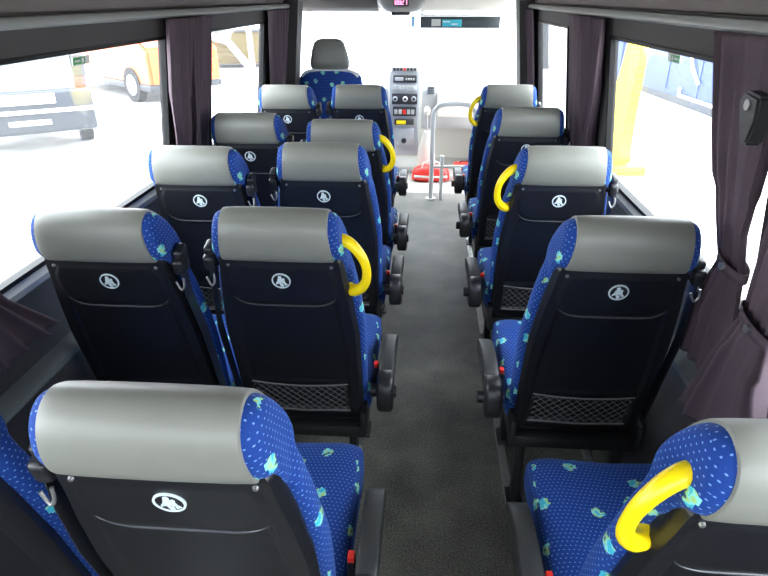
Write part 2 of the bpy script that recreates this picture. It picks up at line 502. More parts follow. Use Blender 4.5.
def make_seat(sx, handle, arm):
    """origin on the floor below the hinge; sx = +1: aisle side is +x"""
    t = empty('passenger_seat', (0, 0, 0))
    b = part('backrest', 'body', body_all, M['fabric'], t, uv=True, loc=(0, 0, HZ))
    b.rotation_euler.x = math.radians(16)
    part('headrest_cover', 'cover', head_cover, M['leather'], b)['label'] = 'grey leatherette headrest cover'
    part('back_shell', 'shell', shell_bm, M['shell'], b)
    part('shell_crease_highlight', 'crease', crease_highlight_bm, M['crease'], b)
    part('pictogram_disc', 'disc', lambda: badge_bm('disc'), M['shell'], b)
    part('pictogram', 'badge', lambda: badge_bm('ring'), M['white'], b)['label'] = 'round white seat belt pictogram'
    for s_ in (-1, 1): part('screw', 'screw%d' % s_, lambda: screws_bm(s_*.143, .648), M['screw'], b)
    part('net_pocket', 'net', net_bm, M['net'], b)
    if handle:
        part('grab_handle', 'handle%d' % sx, lambda: handle_bm(sx), M['yellow'], b)['label'] = 'yellow curved grab handle'
    gx = -sx*.200
    def guide():
        bm = bmesh.new()
        box(bm, (gx-.016, -.008, .615), (gx+.016, .050, .665), .010, 3)
        box(bm, (gx-.014, .010, .655), (gx+.014, .060, .685), .009, 3)
        cyl(bm, (gx-.020, .02, .637), (gx+.020, .02, .637), .014, n=16)
        return bm
    part('belt_guide', 'guide%d' % sx, guide, M['black'], b)
    def hook():
        bm = bmesh.new(); tube(bm, catmull([(gx-.012, -.012, .60), (gx, -.02, .578), (gx+.010, -.018, .59), (gx+.010, -.010, .612)], 4), .0035, 8); return bm
    part('belt_hook', 'hook%d' % sx, hook, M['screw'], b)
    def strap():
        bm = bmesh.new(); rings = []
        for s, y in ((.63, .0), (.55, -.016), (.40, -.018), (.2, -.014), (.03, -.005)):
            xx = -sx*(.203+.016*ss(.6, .4, s)); rings.append([(xx-.0012, y-.0, s), (xx+.0012, y, s), (xx+.0012, y+.042, s), (xx-.0012, y+.042, s)])
        loft(bm, rings); return bm
    part('belt_strap', 'strap%d' % sx, strap, M['black'], b)
    part('seat_cushion', 'cushion', cushion_bm, M['fabric'], t, uv=True)
    def base():
        bm = bmesh.new()
        box(bm, (-.215, -.035, .285), (.215, .015, .335), .012, 2)
        box(bm, (-.205, .015, .295), (.205, .46, .345), .012, 2)
        for x in (-.215, .195): box(bm, (x, -.045, .30), (x+.02, .16, .40), .008, 2)
        return bm
    part('base_frame', 'base', base, M['steel_black'], t)
    for i, (x, y) in enumerate(((-.165, .02), (.165, .02), (-.165, .36), (.165, .36))):
        def leg():
            bm = bmesh.new(); box(bm, (x-.015, y-.030, .012), (x+.015, y+.030, .30), .008, 2)
            box(bm, (x-.028, y-.05, .0), (x+.028, y+.05, .014), .004, 1); return bm
        part('leg', 'leg%d' % i, leg, M['steel_black'], t)
    if arm:
        a = part('armrest', 'arm', arm_bm, M['armtop'], t, loc=(sx*.278, 0, 0))
        part('armrest_pivot', 'pivot', pivot_bm, M['black'], a)
        def buck():
            bm = bmesh.new(); x = sx*.238
            box(bm, (x-.009, .105, .38), (x+.009, .135, .485), .004, 2); return bm
        k = part('belt_buckle', 'buckle%d' % sx, buck, M['black'], t)
        def btn():
            bm = bmesh.new(); x = sx*.238
            box(bm, (x-.008, .108, .483), (x+.008, .132, .501), .003, 2); return bm
        part('buckle_button', 'button%d' % sx, btn, M['red'], k)['label'] = 'red release button'
    return t

protos = {}
G = 'blue passenger seats of the minibus'
def place_seat(x, y, sx, handle, arm, label, recline=16, rz=0, group=None):
    key = (sx, handle, arm)
    if key in protos:
        o = copy_tree(protos[key])
    else:
        o = make_seat(sx, handle, arm); protos[key] = o
    o.location = (x, y, 0); o.rotation_euler.z = math.radians(rz)
    for c in o.children:
        if c.name.startswith('backrest'): c.rotation_euler.x = math.radians(recline)
    tag(o, label, 'seat', G)
    return o
place_seat(-.381, .853, 1, False, True, 'nearest seat left of the aisle, the widest grey headrest in view')
place_seat(-.872, .850, 1, False, False, 'blue window seat at the lower left photo corner, mostly cut off by the frame')
place_seat(-.388, 1.665, 1, True, True, 'second seat from the rear left of the aisle, with a yellow grab handle')
place_seat(-.862, 1.63, -1, False, False, 'second window seat from the rear on the left, below the window with parked cars')
place_seat(-.395, 2.450, 1, False, True, 'third seat from the rear left of the aisle, without a yellow handle')
place_seat(-.862, 2.36, -1, False, False, 'third window seat from the rear on the left, in front of the paired dark curtains')
place_seat(-.392, 3.10, 1, True, True, 'fourth seat from the rear left of the aisle, with yellow handle', 21)
place_seat(-.862, 3.08, -1, False, False, 'fourth window seat from the rear on the left')
place_seat(-.430, 4.12, 1, False, True, 'frontmost passenger seat left of the aisle, nearest the silver console')
place_seat(-.890, 4.08, -1, False, False, 'frontmost window seat on the left, just behind the driver seat')
place_seat(.543, .828, -1, True, True, 'nearest seat right of the aisle with a large yellow handle, cut off at the corner')
place_seat(.525, 1.655, -1, False, True, 'second seat from the rear right of the aisle, without a handle')
place_seat(.520, 2.450, -1, True, True, 'third seat from the rear right of the aisle, with a yellow grab handle')
place_seat(.520, 3.33, -1, False, True, 'fourth seat from the rear right of the aisle, without a handle')
place_seat(.520, 4.20, -1, True, True, 'frontmost passenger seat on the right, yellow handle, next to the entrance rail')

# ------------------------------------------------------------------ bus shell
YR, YF = -.75, 5.45
def wx(side, z):
    return (-1.16+(z-.92)*(.07/.60)) if side < 0 else (.83-(z-.90)*(.07/.62))
ZS, ZT = .915, 1.515      # window sill and head
WIN = {-1: [(-.45, .92), (1.30, 2.625), (3.16, 4.27)], 1: [(-.45, 1.12), (1.36, 2.77), (3.62, 4.62)]}
def wall_upper(side):
    bm = bmesh.new()
    def panel(y0, y1, z0, z1, th=.020):
        a, b = wx(side, z0), wx(side, z1); o = side*th
        prism(bm, [(a, z0), (b, z1), (b+o, z1), (a+o, z0)], 1, y0, y1)
    edges = [YR]+[v for w in WIN[side] for v in w]+[YF]
    for i in range(0, len(edges), 2): panel(edges[i], edges[i+1], ZS, ZT)
    panel(YR, YF, ZT, 1.62)
    return bm
struct('wall_left', wall_upper(-1), M['lining'])
struct('wall_right', wall_upper(1), M['lining'])
def wall_lower(side):
    bm = bmesh.new(); x = wx(side, ZS); s = side
    ll = s*(1.135 if s < 0 else .815)
    lx = ll
    # upper panel between sill and ledge, then heater duct down to the floor
    prism(bm, [(x+s*.012, ZS), (x+s*.05, ZS), (x+s*.06, .60), (x+s*.028, .60)], 1, YR, YF)
    prism(bm, [(lx, .60), (x+s*.06, .60), (x+s*.06, -.02), (lx+s*.0, -.02)], 1, YR, YF)
    return bm, x, lx
for side, nm in ((-1, 'left'), (1, 'right')):
    bm, x, lx = wall_lower(side); struct('wall_lower_'+nm, bm, M['wallcarpet'])
    s = side
    bm = bmesh.new()      # ledge strip on the duct
    prism(bm, [(lx-s*.008, .604), (lx-s*.008, .622), (lx+s*.01, .632), (x+s*.030, .636), (x+s*.030, .600)], 1, YR+.01, YF-.01)
    struct('trim_%d' % (1 if s < 0 else 2), bm, M['ledge'])
    bm = bmesh.new()      # sill strip under the windows
    prism(bm, [(x-s*.020, .885), (x-s*.022, .905), (x-s*.008, .922), (x+s*.045, .922), (x+s*.045, .885)], 1, YR+.01, YF-.01)
    struct('trim_%d' % (3 if s < 0 else 4), bm, M['trim'])
    bm = bmesh.new()      # long light trim under the headliner
    xt = wx(side, 1.60)
    P = [(xt+s*.02, 1.582), (xt-s*.020, 1.584), (xt-s*.030, 1.592), (xt-s*.030, 1.602), (xt-s*.022, 1.612), (xt+s*.02, 1.616)]
    prism(bm, P, 1, YR+.01, YF-.25)
    struct('trim_%d' % (5 if s < 0 else 6), bm, M['trim'])
# ceiling with coved sides
bm = bmesh.new()
inner = [(-1.10, 1.612), (-1.085, 1.70), (-1.0, 1.86), (-.80, 1.96), (-.4, 2.0), (.1, 2.0), (.48, 1.96), (.68, 1.86), (.755, 1.70), (.77, 1.612)]
outer = [(-1.16, 1.612), (-1.14, 1.72), (-1.04, 1.90), (-.82, 2.01), (-.4, 2.05), (.1, 2.05), (.50, 2.01), (.72, 1.90), (.81, 1.72), (.83, 1.612)]
prism(bm, inner+outer[::-1], 1, YR, 5.9)
struct('ceiling', bm, M['headliner'])
# floor
bm = bmesh.new(); box(bm, (-1.22, YR, -.05), (.92, 5.50, 0)); struct('floor', bm, M['carpet'], smooth=False)
bm = bmesh.new(); box(bm, (-1.22, 5.502, -.05), (.92, 7.0, -.004)); struct('floor_cab', bm, M['pale'], smooth=False)
# seat rails let into the floor
for i, x in enumerate((-.60, -.235, .345, .685)):
    bm = bmesh.new(); box(bm, (x-.016, .0, -.001), (x+.016, 4.9, .006), .002, 1)
    for k in range(60): cyl(bm, (x, .08+k*.08, .004), (x, .08+k*.08, .010), .006, n=8)
    o = struct('trim_%d' % (7+i), bm, M['alu'])

# windows
wn = 0
def window(side, y0, y1, z0=ZS, z1=ZT, xf=wx, mat='glass'):
    global wn; wn += 1
    bm = bmesh.new(); s = side; fr = .022; d0, d1 = -.008, .024
    def q(ya, yb, za, zb):
        prism(bm, [(xf(s, za)+s*d0, za), (xf(s, zb)+s*d0, zb), (xf(s, zb)+s*d1, zb), (xf(s, za)+s*d1, za)], 1, ya, yb)
    q(y0, y0+fr, z0, z1); q(y1-fr, y1, z0, z1); q(y0+fr, y1-fr, z0, z0+fr); q(y0+fr, y1-fr, z1-.012, z1)
    w = struct('window_%d' % wn, bm, M['rubber'], smooth=False)
    bm = bmesh.new()
    prism(bm, [(xf(s, z0)+s*.012, z0+.005), (xf(s, z1)+s*.012, z1-.004), (xf(s, z1)+s*.016, z1-.004), (xf(s, z0)+s*.016, z0+.005)], 1, y0+.008, y1-.008)
    link('pane', bm, M[mat], w, smooth=False)
    return w
for side in (-1, 1):
    for y0, y1 in WIN[side]: window(side, y0, y1)

# rear wall with two door windows
bm = bmesh.new()
XL, XR = -1.21, .90
for a, b, c, d in ((XL, XR, -.05, .92), (XL, XR, 1.56, 2.05), (XL, -.98, .92, 1.56), (-.24, -.08, .92, 1.56), (.66, XR, .92, 1.56)):
    box(bm, (a, YR-.04, c), (b, YR, d))
struct('wall_rear', bm, M['lining'], smooth=False)
for a, b in ((-.98, -.24), (-.08, .66)):
    wn += 1
    bm = bmesh.new()
    for q in ((a, a+.02, .92, 1.56), (b-.02, b, .92, 1.56), (a+.02, b-.02, .92, .94), (a+.02, b-.02, 1.54, 1.56)):
        box(bm, (q[0], YR-.03, q[2]), (q[1], YR+.01, q[3]))
    w = struct('window_%d' % wn, bm, M['rubber'], smooth=False)
    bm = bmesh.new(); box(bm, (a+.01, YR-.016, .93), (b-.01, YR-.012, 1.55)); link('pane', bm, M['glass'], w, smooth=False)

# ------------------------------------------------------------------ cab
# B pillars, header, A pillars, cab doors
for side, nm in ((-1, 11), (1, 12)):
    s = side; bm = bmesh.new()
    xa = wx(s, .0+.92); xb = wx(s, 1.65)
    prism(bm, [(xa-s*.11, -.0), (xa-s*.10, .92), (xb-s*.09, 1.64), (xb+s*.05, 1.64), (xa+s*.06, .92), (xa+s*.06, -.0)], 1, 4.93, 5.13)
    struct('trim_%d' % nm, bm, M['lining'])
bm = bmesh.new()
prism(bm, [(5.50, 1.70), (5.62, 1.58), (5.80, 1.545), (5.90, 1.555), (5.92, 1.66), (5.92, 2.05), (5.50, 2.05)], 0, -1.14, -.44)
prism(bm, [(5.50, 1.70), (5.62, 1.58), (5.80, 1.545), (5.90, 1.555), (5.92, 1.66), (5.92, 2.05), (5.50, 2.05)], 0, -.44, .80, mi=1)
struct('trim_13', bm, [M['lining'], M['cream']])
for side, nm in ((-1, 'left'), (1, 'right')):
    s = side; x = wx(s, .9); xt = wx(s, 1.56)
    bm = bmesh.new()
    x0_, x1_ = min(x, x+s*.05), max(x, x+s*.05)
    if s < 0: box(bm, (x0_, YF, -.05), (x1_, 6.95, .88), 0)
    else:     # entrance door, low glazing added to brighten the floor
        box(bm, (x0_, YF, -.05), (x1_, 6.95, .16), 0); box(bm, (x0_, YF, .80), (x1_, 6.95, .88), 0)
        box(bm, (x0_, YF, .16), (x1_, YF+.06, .80), 0); box(bm, (x0_, 6.25, .16), (x1_, 6.95, .80), 0)
    prism(bm, [(x-s*.03, .80), (x-s*.03, .90), (x+s*.05, .92), (x+s*.05, .80)], 1, YF+.01, 6.9)
    struct('door_%d' % (1 if s < 0 else 2), bm, M['cream'])
    if s > 0:
        dw = bmesh.new(); box(dw, (x+.015, YF+.055, .155), (x+.020, 6.255, .805)); struct('window_15', dw, M['glass'], smooth=False)  # added low pane, lets sky light reach the floor
    bm = bmesh.new()
    tube(bm, [(xt-s*.00, 5.86, 1.60), (x-s*.01, 6.35, 1.26), (x-s*.0, 6.88, .88)], .032, 10)
    struct('trim_%d' % (14 if s < 0 else 15), bm, M['cream'])
    bm = bmesh.new()
    prism(bm, [(YF+.05, .89), (6.80, .90), (5.92, 1.56), (YF+.05, 1.60)], 0, x-s*.01, x-s*.006)
    wn += 1
    w = struct('window_%d' % wn, bm, M['glass'], smooth=False)
    bm = bmesh.new()
    box(bm, (min(xt, xt+s*.05), YF-.01, 1.60), (max(xt, xt+s*.05), 5.92, 1.70))
    struct('trim_%d' % (16 if s < 0 else 17), bm, M['cream'], smooth=False)
bm = bmesh.new()
prism(bm, [(5.90, 1.58), (6.92, .86), (6.925, .865), (5.905, 1.585)], 0, -1.13, .80)
struct('window_%d' % (wn+1), bm, M['windscreen'], smooth=False)
bm = bmesh.new(); box(bm, (-1.2, 6.92, -.05), (.88, 6.97, .86)); struct('wall_front', bm, M['cream'], smooth=False)

# dashboard
t = empty('dashboard', (-.15, 6.3, 0), 'pale grey dashboard running across the bus below the windscreen', 'dashboard')
def at0(o, base): o.location = (-base[0], -base[1], -base[2]); return o
B0 = (-.15, 6.3, 0)
bm = bmesh.new()
prof = [(6.30, .70), (6.28, .80), (6.32, .865), (6.42, .885), (6.90, .86), (6.90, .40), (6.42, .42), (6.36, .52)]
prism(bm, prof, 0, -1.10, -.40); prism(bm, prof, 0, -.05, .80)
at0(link('dash_panel', bm, M['dash'], t, autosmooth=60), B0)
bm = bmesh.new(); box(bm, (.10, 6.262, .56), (.72, 6.33, .80), .02, 3); gb = at0(link('glove_box', bm, M['cream'], t), B0)
bm = bmesh.new(); box(bm, (.34, 6.25, .755), (.48, 6.266, .770), .004, 2); link('glove_box_latch', bm, M['silver'], gb)
for xa in (.0, -.52):
    bm = bmesh.new(); box(bm, (xa, 6.262, .775), (xa+.08, 6.30, .865), .006, 2)
    v = at0(link('air_vent', bm, M['silver'], t), B0)
    bm = bmesh.new()
    for k in range(5): box(bm, (xa+.008, 6.256, .787+k*.016), (xa+.072, 6.264, .795+k*.016))
    link('vent_slats', bm, M['dash_dark'], v, smooth=False)
# centre console with radio, climate panel and ticket box
t = empty('centre_console', (-.22, 6.2, 0), 'silver grey centre console with radio, climate knobs and switches', 'console')
B1 = (-.22, 6.2, 0)
bm = bmesh.new()
prism(bm, [(6.20, .18), (6.185, .60), (6.20, .98), (6.24, 1.045), (6.36, 1.075), (6.50, 1.03), (6.50, .18)], 0, -.375, -.075)
bmesh.ops.bevel(bm, geom=[e for e in bm.edges], offset=.012, segments=2, affect='EDGES')
c0 = at0(link('console_body', bm, M['silver'], t), B1)
def cbox(nm, lo, hi, m, par=None, bev=.004, lab=None):
    bm = bmesh.new(); box(bm, lo, hi, bev, 2); o = link(nm, bm, M[m], par or t)
    if par is None: at0(o, B1)
    if lab: o['label'] = lab
    return o
def yy(z): return 6.172 if z < .9 else 6.176
p = cbox('top_switch_panel', (-.35, 6.19, 1.005), (-.10, 6.26, 1.05), 'dash')
for k in range(7):
    cbox('switch_button', (-.335+k*.033, 6.182, 1.014), (-.312+k*.033, 6.192, 1.038), 'dash_dark' if k != 3 else 'red', p, .002)
p = cbox('radio', (-.335, 6.165, .905), (-.105, 6.25, .972), 'dash_dark')
cbox('radio_display', (-.318, 6.158, .922), (-.235, 6.167, .955), 'silver', p, .002)
for k in range(4): cbox('radio_button', (-.215+k*.024, 6.158, .928), (-.198+k*.024, 6.167, .948), 'dash', p, .002)
p = cbox('switch_row', (-.335, 6.168, .825), (-.105, 6.25, .885), 'silver')
for k in range(6): cbox('switch_button', (-.326+k*.036, 6.160, .836), (-.298+k*.036, 6.170, .876), 'dash', p, .003)
p = cbox('climate_panel', (-.345, 6.160, .70), (-.095, 6.25, .80), 'dash_dark')
for x in (-.315, -.215, -.13):
    bm = bmesh.new(); cyl(bm, (x, 6.162, .752), (x, 6.138, .752), .026, .022, n=24); link('climate_knob', bm, M['whitep'] if x == -.215 else M['silver'], p)
    bm = bmesh.new(); cyl(bm, (x, 6.139, .752), (x, 6.134, .752), .013, n=16); link('knob_cap', bm, M['dash_dark'], p)
p = cbox('lower_switch_panel', (-.335, 6.162, .585), (-.105, 6.25, .675), 'dash_dark')
for k in range(5): cbox('switch_button', (-.322+k*.042, 6.155, .605), (-.290+k*.042, 6.165, .650), 'dash' if k != 2 else 'red', p, .003)
p = cbox('ticket_display', (-.320, 6.155, .50), (-.125, 6.25, .555), 'dash_dark')
cbox('display_label', (-.30, 6.149, .508), (-.205, 6.157, .543), 'yellow', p, .002, 'yellow label strip')
p = cbox('ash_tray', (-.32, 6.170, .30), (-.125, 6.25, .46), 'silver')
bm = bmesh.new(); cyl(bm, (-.222, 6.172, .34), (-.222, 6.160, .34), .026, n=20); link('socket', bm, M['dash_dark'], p)
# gear lever in its gaiter
t = empty('gear_lever', (0.01, 6.12, .45), 'pale gear lever standing beside the silver centre console', 'gear lever')
bm = bmesh.new(); tube(bm, [(0, .05, -.44), (0, .03, -.2), (0, 0, 0)], [.10, .085, .03], 16); link('gaiter', bm, M['cream'], t)
bm = bmesh.new(); cyl(bm, (0, 0, 0), (-.005, -.03, .17), .010, n=12); link('shaft', bm, M['silver'], t)
bm = bmesh.new(); bmesh.ops.create_uvsphere(bm, u_segments=20, v_segments=12, radius=.036, matrix=Matrix.Translation((-.005, -.035, .20)) @ Matrix.Diagonal((.9, .9, 1.25, 1))); link('knob', bm, M['cream'], t)

# steering wheel, mostly behind the driver seat
t = empty('steering_wheel', (-.80, 6.02, .86), 'black steering wheel in front of the driver seat', 'steering wheel')
bm = bmesh.new(); tube(bm, [(.21*math.cos(a), .21*math.sin(a)*.45, .21*math.sin(a)*.9-.08) for a in [2*PI*k/40 for k in range(40)]], .015, 10, closed=True); link('rim', bm, M['dash_dark'], t)
bm = bmesh.new(); cyl(bm, (0, -.01, -.07), (0, .05, -.10), .07, n=24)
for a in (0, PI, -PI/2): tube(bm, [(0, 0, -.08), (.205*math.cos(a), .205*math.sin(a)*.45, .205*math.sin(a)*.9-.08)], .014, 8)
link('hub', bm, M['dash_dark'], t)
bm = bmesh.new(); cyl(bm, (0, .04, -.10), (0, .262, -.135), .035, n=16); link('column', bm, M['dash_dark'], t)

# driver seat
t = empty('driver_seat', (-.80, 5.22, 0), 'tall driver seat with narrow grey headrest and blue backrest at the front left', 'driver seat')
def rounded_loft(secs, n=40, ex=.5):
    bm = bmesh.new(); rings = []
    for z, w, y0, y1 in secs:
        ring = []
        for k in range(n):
            a = 2*PI*k/n; ca, sa = math.cos(a), math.sin(a)
            ring.append((w*math.copysign(abs(ca)**ex, ca), (y0+y1)/2+(y1-y0)/2*math.copysign(abs(sa)**ex, sa), z))
        rings.append(ring)
    loft(bm, rings); return bm
bk = link('backrest', rounded_loft([(.46, .20, .0, .10), (.50, .235, -.01, .12), (.80, .255, -.05, .09), (1.0, .262, -.085, .05), (1.06, .255, -.09, .04), (1.10, .23, -.085, .02), (1.118, .17, -.07, .0)]), M['fabric'], t, uv=True)
bm = bmesh.new(); tube(bm, catmull([(-.235, -.075, 1.075), (-.18, -.07, 1.112), (-.08, -.065, 1.124), (.08, -.065, 1.124), (.18, -.07, 1.112), (.235, -.075, 1.075)], 5), .013, 8); link('backrest_piping', bm, M['whitep'], bk)['label'] = 'white piping along the top'
hr = link('headrest', rounded_loft([(1.12, .135, -.07, .01), (1.14, .158, -.09, .02), (1.19, .160, -.10, .02), (1.27, .142, -.10, .01), (1.33, .120, -.09, .0), (1.352, .095, -.075, -.015), (1.36, .06, -.06, -.03)]), M['leather'], t)
bm = bmesh.new()
for x in (-.06, .06): cyl(bm, (x, -.04, 1.09), (x, -.045, 1.16), .008, n=10)
link('headrest_post', bm, M['screw'], hr)
link('seat_cushion', rounded_loft([(.36, .23, -.02, .48), (.38, .245, -.03, .50), (.45, .25, -.03, .51), (.47, .23, -.01, .49)]), M['fabric'], t, uv=True)
bm = bmesh.new(); box(bm, (-.20, .02, .0), (.20, .44, .37), .02, 2); link('pedestal', bm, M['black'], t)

# entrance rail
t = empty('entrance_rail', (.25, 5.3, 0), 'white painted tubular grab rail standing beside the front entrance', 'grab rail')
bm = bmesh.new()
tube(bm, catmull([(-.19, 0, 0), (-.19, 0, .3), (-.19, 0, .72), (-.165, 0, .80), (-.11, 0, .835), (.08, 0, .84), (.15, 0, .80), (.165, 0, .72), (.165, 0, .3), (.165, 0, 0)], 6), .021, 12); link('hoop', bm, M['whitep'], t)
bm = bmesh.new(); cyl(bm, (-.19, 0, .30), (.165, 0, .30), .014, n=12); link('cross_bar', bm, M['whitep'], t)
bm = bmesh.new(); cyl(bm, (-.10, 0, .0), (-.10, 0, .40), .017, n=12); link('short_post', bm, M['whitep'], t)
for x in (-.19, .165):
    bm = bmesh.new(); cyl(bm, (x, 0, 0), (x, 0, .012), .045, n=20); link('foot_flange', bm, M['whitep'], t)
# red bag and things on the cab floor
t = empty('red_bag', (.06, 5.95, 0), 'red and pale bag lying on the cab floor behind the entrance rail', 'bag')
link('bag_body', rounded_loft([(.0, .16, -.08, .08), (.02, .19, -.10, .10), (.08, .185, -.10, .10), (.12, .16, -.08, .08), (.145, .10, -.05, .05)], ex=.6), M['red'], t)
bm = bmesh.new(); tube(bm, catmull([(-.09, -.07, .14), (-.07, -.09, .19), (.0, -.09, .215), (.07, -.09, .19), (.09, -.07, .14)], 5), .009, 8); link('handle', bm, M['cream'], t)
bm = bmesh.new(); box(bm, (-.165, -.108, .045), (.165, .105, .065), .004, 2); link('band', bm, M['paper'], t)
t = empty('first_aid_case', (.40, 6.0, 0), 'small orange red case on the cab floor, right of the red bag', 'case')
bm = bmesh.new(); box(bm, (-.11, -.08, 0), (.11, .08, .16), .02, 3); link('case_body', bm, M['red'], t)
bm = bmesh.new(); tube(bm, catmull([(-.05, 0, .155), (-.04, 0, .18), (.04, 0, .18), (.05, 0, .155)], 4), .008, 8); link('case_handle', bm, M['dash_dark'], t)
bm = bmesh.new(); box(bm, (-.115, -.083, .085), (.115, .083, .092), .001, 1); link('case_seam', bm, M['dash_dark'], t)

# overhead console with red clock
t = empty('overhead_console', (-.235, 5.50, 1.62), 'grey overhead console with lit red digits above the windscreen', 'overhead console')
bm = bmesh.new(); rings = []
for z, w, y0, y1 in ((-.075, .115, -.02, .14), (-.068, .135, -.05, .17), (-.04, .17, -.09, .20), (.0, .20, -.10, .20), (.07, .215, -.10, .22)):
    ring = []
    for k in range(32):
        a = 2*PI*k/32; ca, sa = math.cos(a), math.sin(a)
        ring.append((w*math.copysign(abs(ca)**.6, ca), (y0+y1)/2+(y1-y0)/2*math.copysign(abs(sa)**.6, sa), z))
    rings.append(ring)
loft(bm, rings); link('console_body', bm, M['trim'], t)
bm = bmesh.new(); box(bm, (-.085, -.03, -.098), (.075, .10, -.070), .012, 3); link('lamp_lens', bm, M['dash_dark'], t)
bm = bmesh.new(); box(bm, (-.062, -.112, -.028), (.066, -.085, .045), .004, 2); dsp = link('clock_display', bm, M['dash_dark'], t)
SEG = {'1': 'bc', '2': 'abged', '7': 'abc', '8': 'abcdefg', '0': 'abcdef'}
def seven(bm, ch, x, z, w, h, y):
    th = .0042
    S = {'a': (0, h, w, h), 'b': (w, h/2, w, h), 'c': (w, 0, w, h/2), 'd': (0, 0, w, 0), 'e': (0, 0, 0, h/2), 'f': (0, h/2, 0, h), 'g': (0, h/2, w, h/2)}
    for s_ in SEG[ch]:
        a, b, c, d = S[s_]; box(bm, (x+a-th/2, y-.003, z+b-th/2), (x+c+th/2, y, z+d+th/2))
bm = bmesh.new()
for i, ch in enumerate('8827'): seven(bm, ch, -.046+i*.026, -.014, .016, .036, -.1115)
link('clock_digits', bm, M['led'], dsp, smooth=False)['label'] = 'glowing red digits'

# folded-down sun visor band with paper and sticker
t = empty('sun_visor', (.265, 5.80, 1.46), 'dark sun visor strip across the top right of the windscreen', 'sun visor')
bm = bmesh.new(); box(bm, (-.345, -.006, -.048), (.355, .006, .048), .004, 2); vv = link('visor_panel', bm, M['tint'], t)
bm = bmesh.new()
for x in (-.33, .345): box(bm, (x-.012, -.01, .05), (x+.012, .012, .105), .003, 1)
link('mounting_clip', bm, M['whitep'], t)
bm = bmesh.new(); tube(bm, [(-.36, 0, .058), (.38, 0, .058)], .009, 10); link('visor_rod', bm, M['whitep'], t)
bm = bmesh.new(); box(bm, (-.245, -.0085, -.030), (-.165, -.006, .026), .001, 1); link('paper_note', bm, M['paper'], vv)['label'] = 'pale paper note'
bm = bmesh.new(); box(bm, (-.15, -.0085, -.034), (.02, -.006, .022), .001, 1); st = link('visor_sticker', bm, M['cyan'], vv); st['label'] = 'cyan sticker'
bm = bmesh.new(); box(bm, (-.07, -.0095, -.020), (-.015, -.0085, -.010)); box(bm, (-.145, -.0095, .000), (-.08, -.0085, .008)); link('sticker_print', bm, M['whitep'], vv, smooth=False)
bm = bmesh.new(); box(bm, (-.16, 5.79, 1.42), (-.125, 5.80, 1.505), .01, 3); box(bm, (-.145, 5.794, 1.50), (-.141, 5.797, 1.57))
tag(link('hanging_tag', bm, simple('pale_blue_card', (.25, .5, .75), .5)), 'pale blue tag hanging at the top of the windscreen beside the visor', 'tag')

# ------------------------------------------------------------------ curtains
def curtain(side, rows, folds, label, amp=.018, phase=0., tie=None, group='dark curtains at the side windows'):
    """rows: (z, y0, y1, inset from wall) from the top down"""
    t = empty('curtain', (0, (rows[0][1]+rows[0][2])/2, 0)); tag(t, label, 'curtain', group)
    oy = t.location.y
    nu, nv = folds*14, 44
    def key(v, j):
        k = v*(len(rows)-1); i = min(int(k), len(rows)-2); f = k-i; f = f*f*(3-2*f)*.6+f*.4
        return rows[i][j]*(1-f)+rows[i+1][j]*f
    for nm in ('drape',):
        bm = bmesh.new(); V = []
        for jv in range(nv+1):
            v = jv/nv; z, y0, y1, ins = (key(v, j) for j in range(4)); row = []
            wdt = abs(y1-y0)
            for iu in range(nu+1):
                u = iu/nu
                ph = 2*PI*folds*u+phase+.5*math.sin(3*v+u*2)
                a = amp*(.55+.45*math.sin(5.1*u+phase*2+1.5*v))*(1.15 if wdt > .2 else .75)
                x = wx(side, z)-side*(ins+a*math.sin(ph)+.004*math.sin(17*u+4*v))
                y = y0+(y1-y0)*(u+.020*math.sin(ph*1.0+1.2))
                hem = .010*math.sin(ph+.7) if v > .98 else 0
                row.append(bm.verts.new((x, y-oy, z+hem)))
            V.append(row)
        for a in range(nv):
            for b in range(nu): bm.faces.new((V[a][b], V[a][b+1], V[a+1][b+1], V[a+1][b]))
        o = link('drape', bm, M['curtain'], t, autosmooth=180)
        md = o.modifiers.new('s', 'SOLIDIFY'); md.thickness = .004
    if tie:
        z, y0, y1, ins = tie; bm = bmesh.new()
        xc = wx(side, z)-side*ins; c = (y0+y1)/2-oy; r = (y1-y0)/2+.008
        pts = [(xc+.027*math.cos(a), c+r*math.sin(a), z+.012*math.sin(a)) for a in [2*PI*k/28 for k in range(28)]]
        rings = [[(p[0], p[1], p[2]-.013), (p[0]*1+0, p[1], p[2]+.013)] for p in pts]
        A = [[bm.verts.new(q) for q in r_] for r_ in rings]
        for k in range(28): bm.faces.new((A[k][0], A[(k+1) % 28][0], A[(k+1) % 28][1], A[k][1]))
        o = link('tie_back', bm, M['curtain'], t); md = o.modifiers.new('s', 'SOLIDIFY'); md.thickness = .003
        bm = bmesh.new(); cyl(bm, (xc-side*.027, c-.01, z), (xc-side*.036, c-.01, z), .010, n=14); link('tie_stud', bm, M['screw'], t)
    return t
# right side, from the camera forward
curtain(1, [(1.585, .84, 1.22, .05), (1.35, .92, 1.23, .06), (1.12, 1.06, 1.235, .085), (1.03, 1.08, 1.225, .10), (.92, 1.05, 1.27, .125), (.66, .95, 1.40, .14)], 5,
        'grey purple curtain at the right photo edge, tied and flaring over the nearest right seat', .022, .4, (1.035, 1.08, 1.225, .10))
curtain(1, [(1.585, 1.30, 1.655, .035), (1.35, 1.34, 1.60, .035), (1.15, 1.38, 1.52, .04), (1.06, 1.36, 1.47, .045), (.95, 1.33, 1.52, .06), (.74, 1.27, 1.58, .075)], 6,
        'long dark curtain on the right with its tie, behind the second right seat', .020, 1.1, (1.065, 1.355, 1.475, .045))
curtain(1, [(1.58, 2.74, 3.44, .035), (1.3, 2.80, 3.40, .035), (1.1, 2.88, 3.36, .04), (.94, 2.92, 3.30, .04)], 9,
        'wide pleated dark curtain hanging between the two right windows', .022, 0, None)
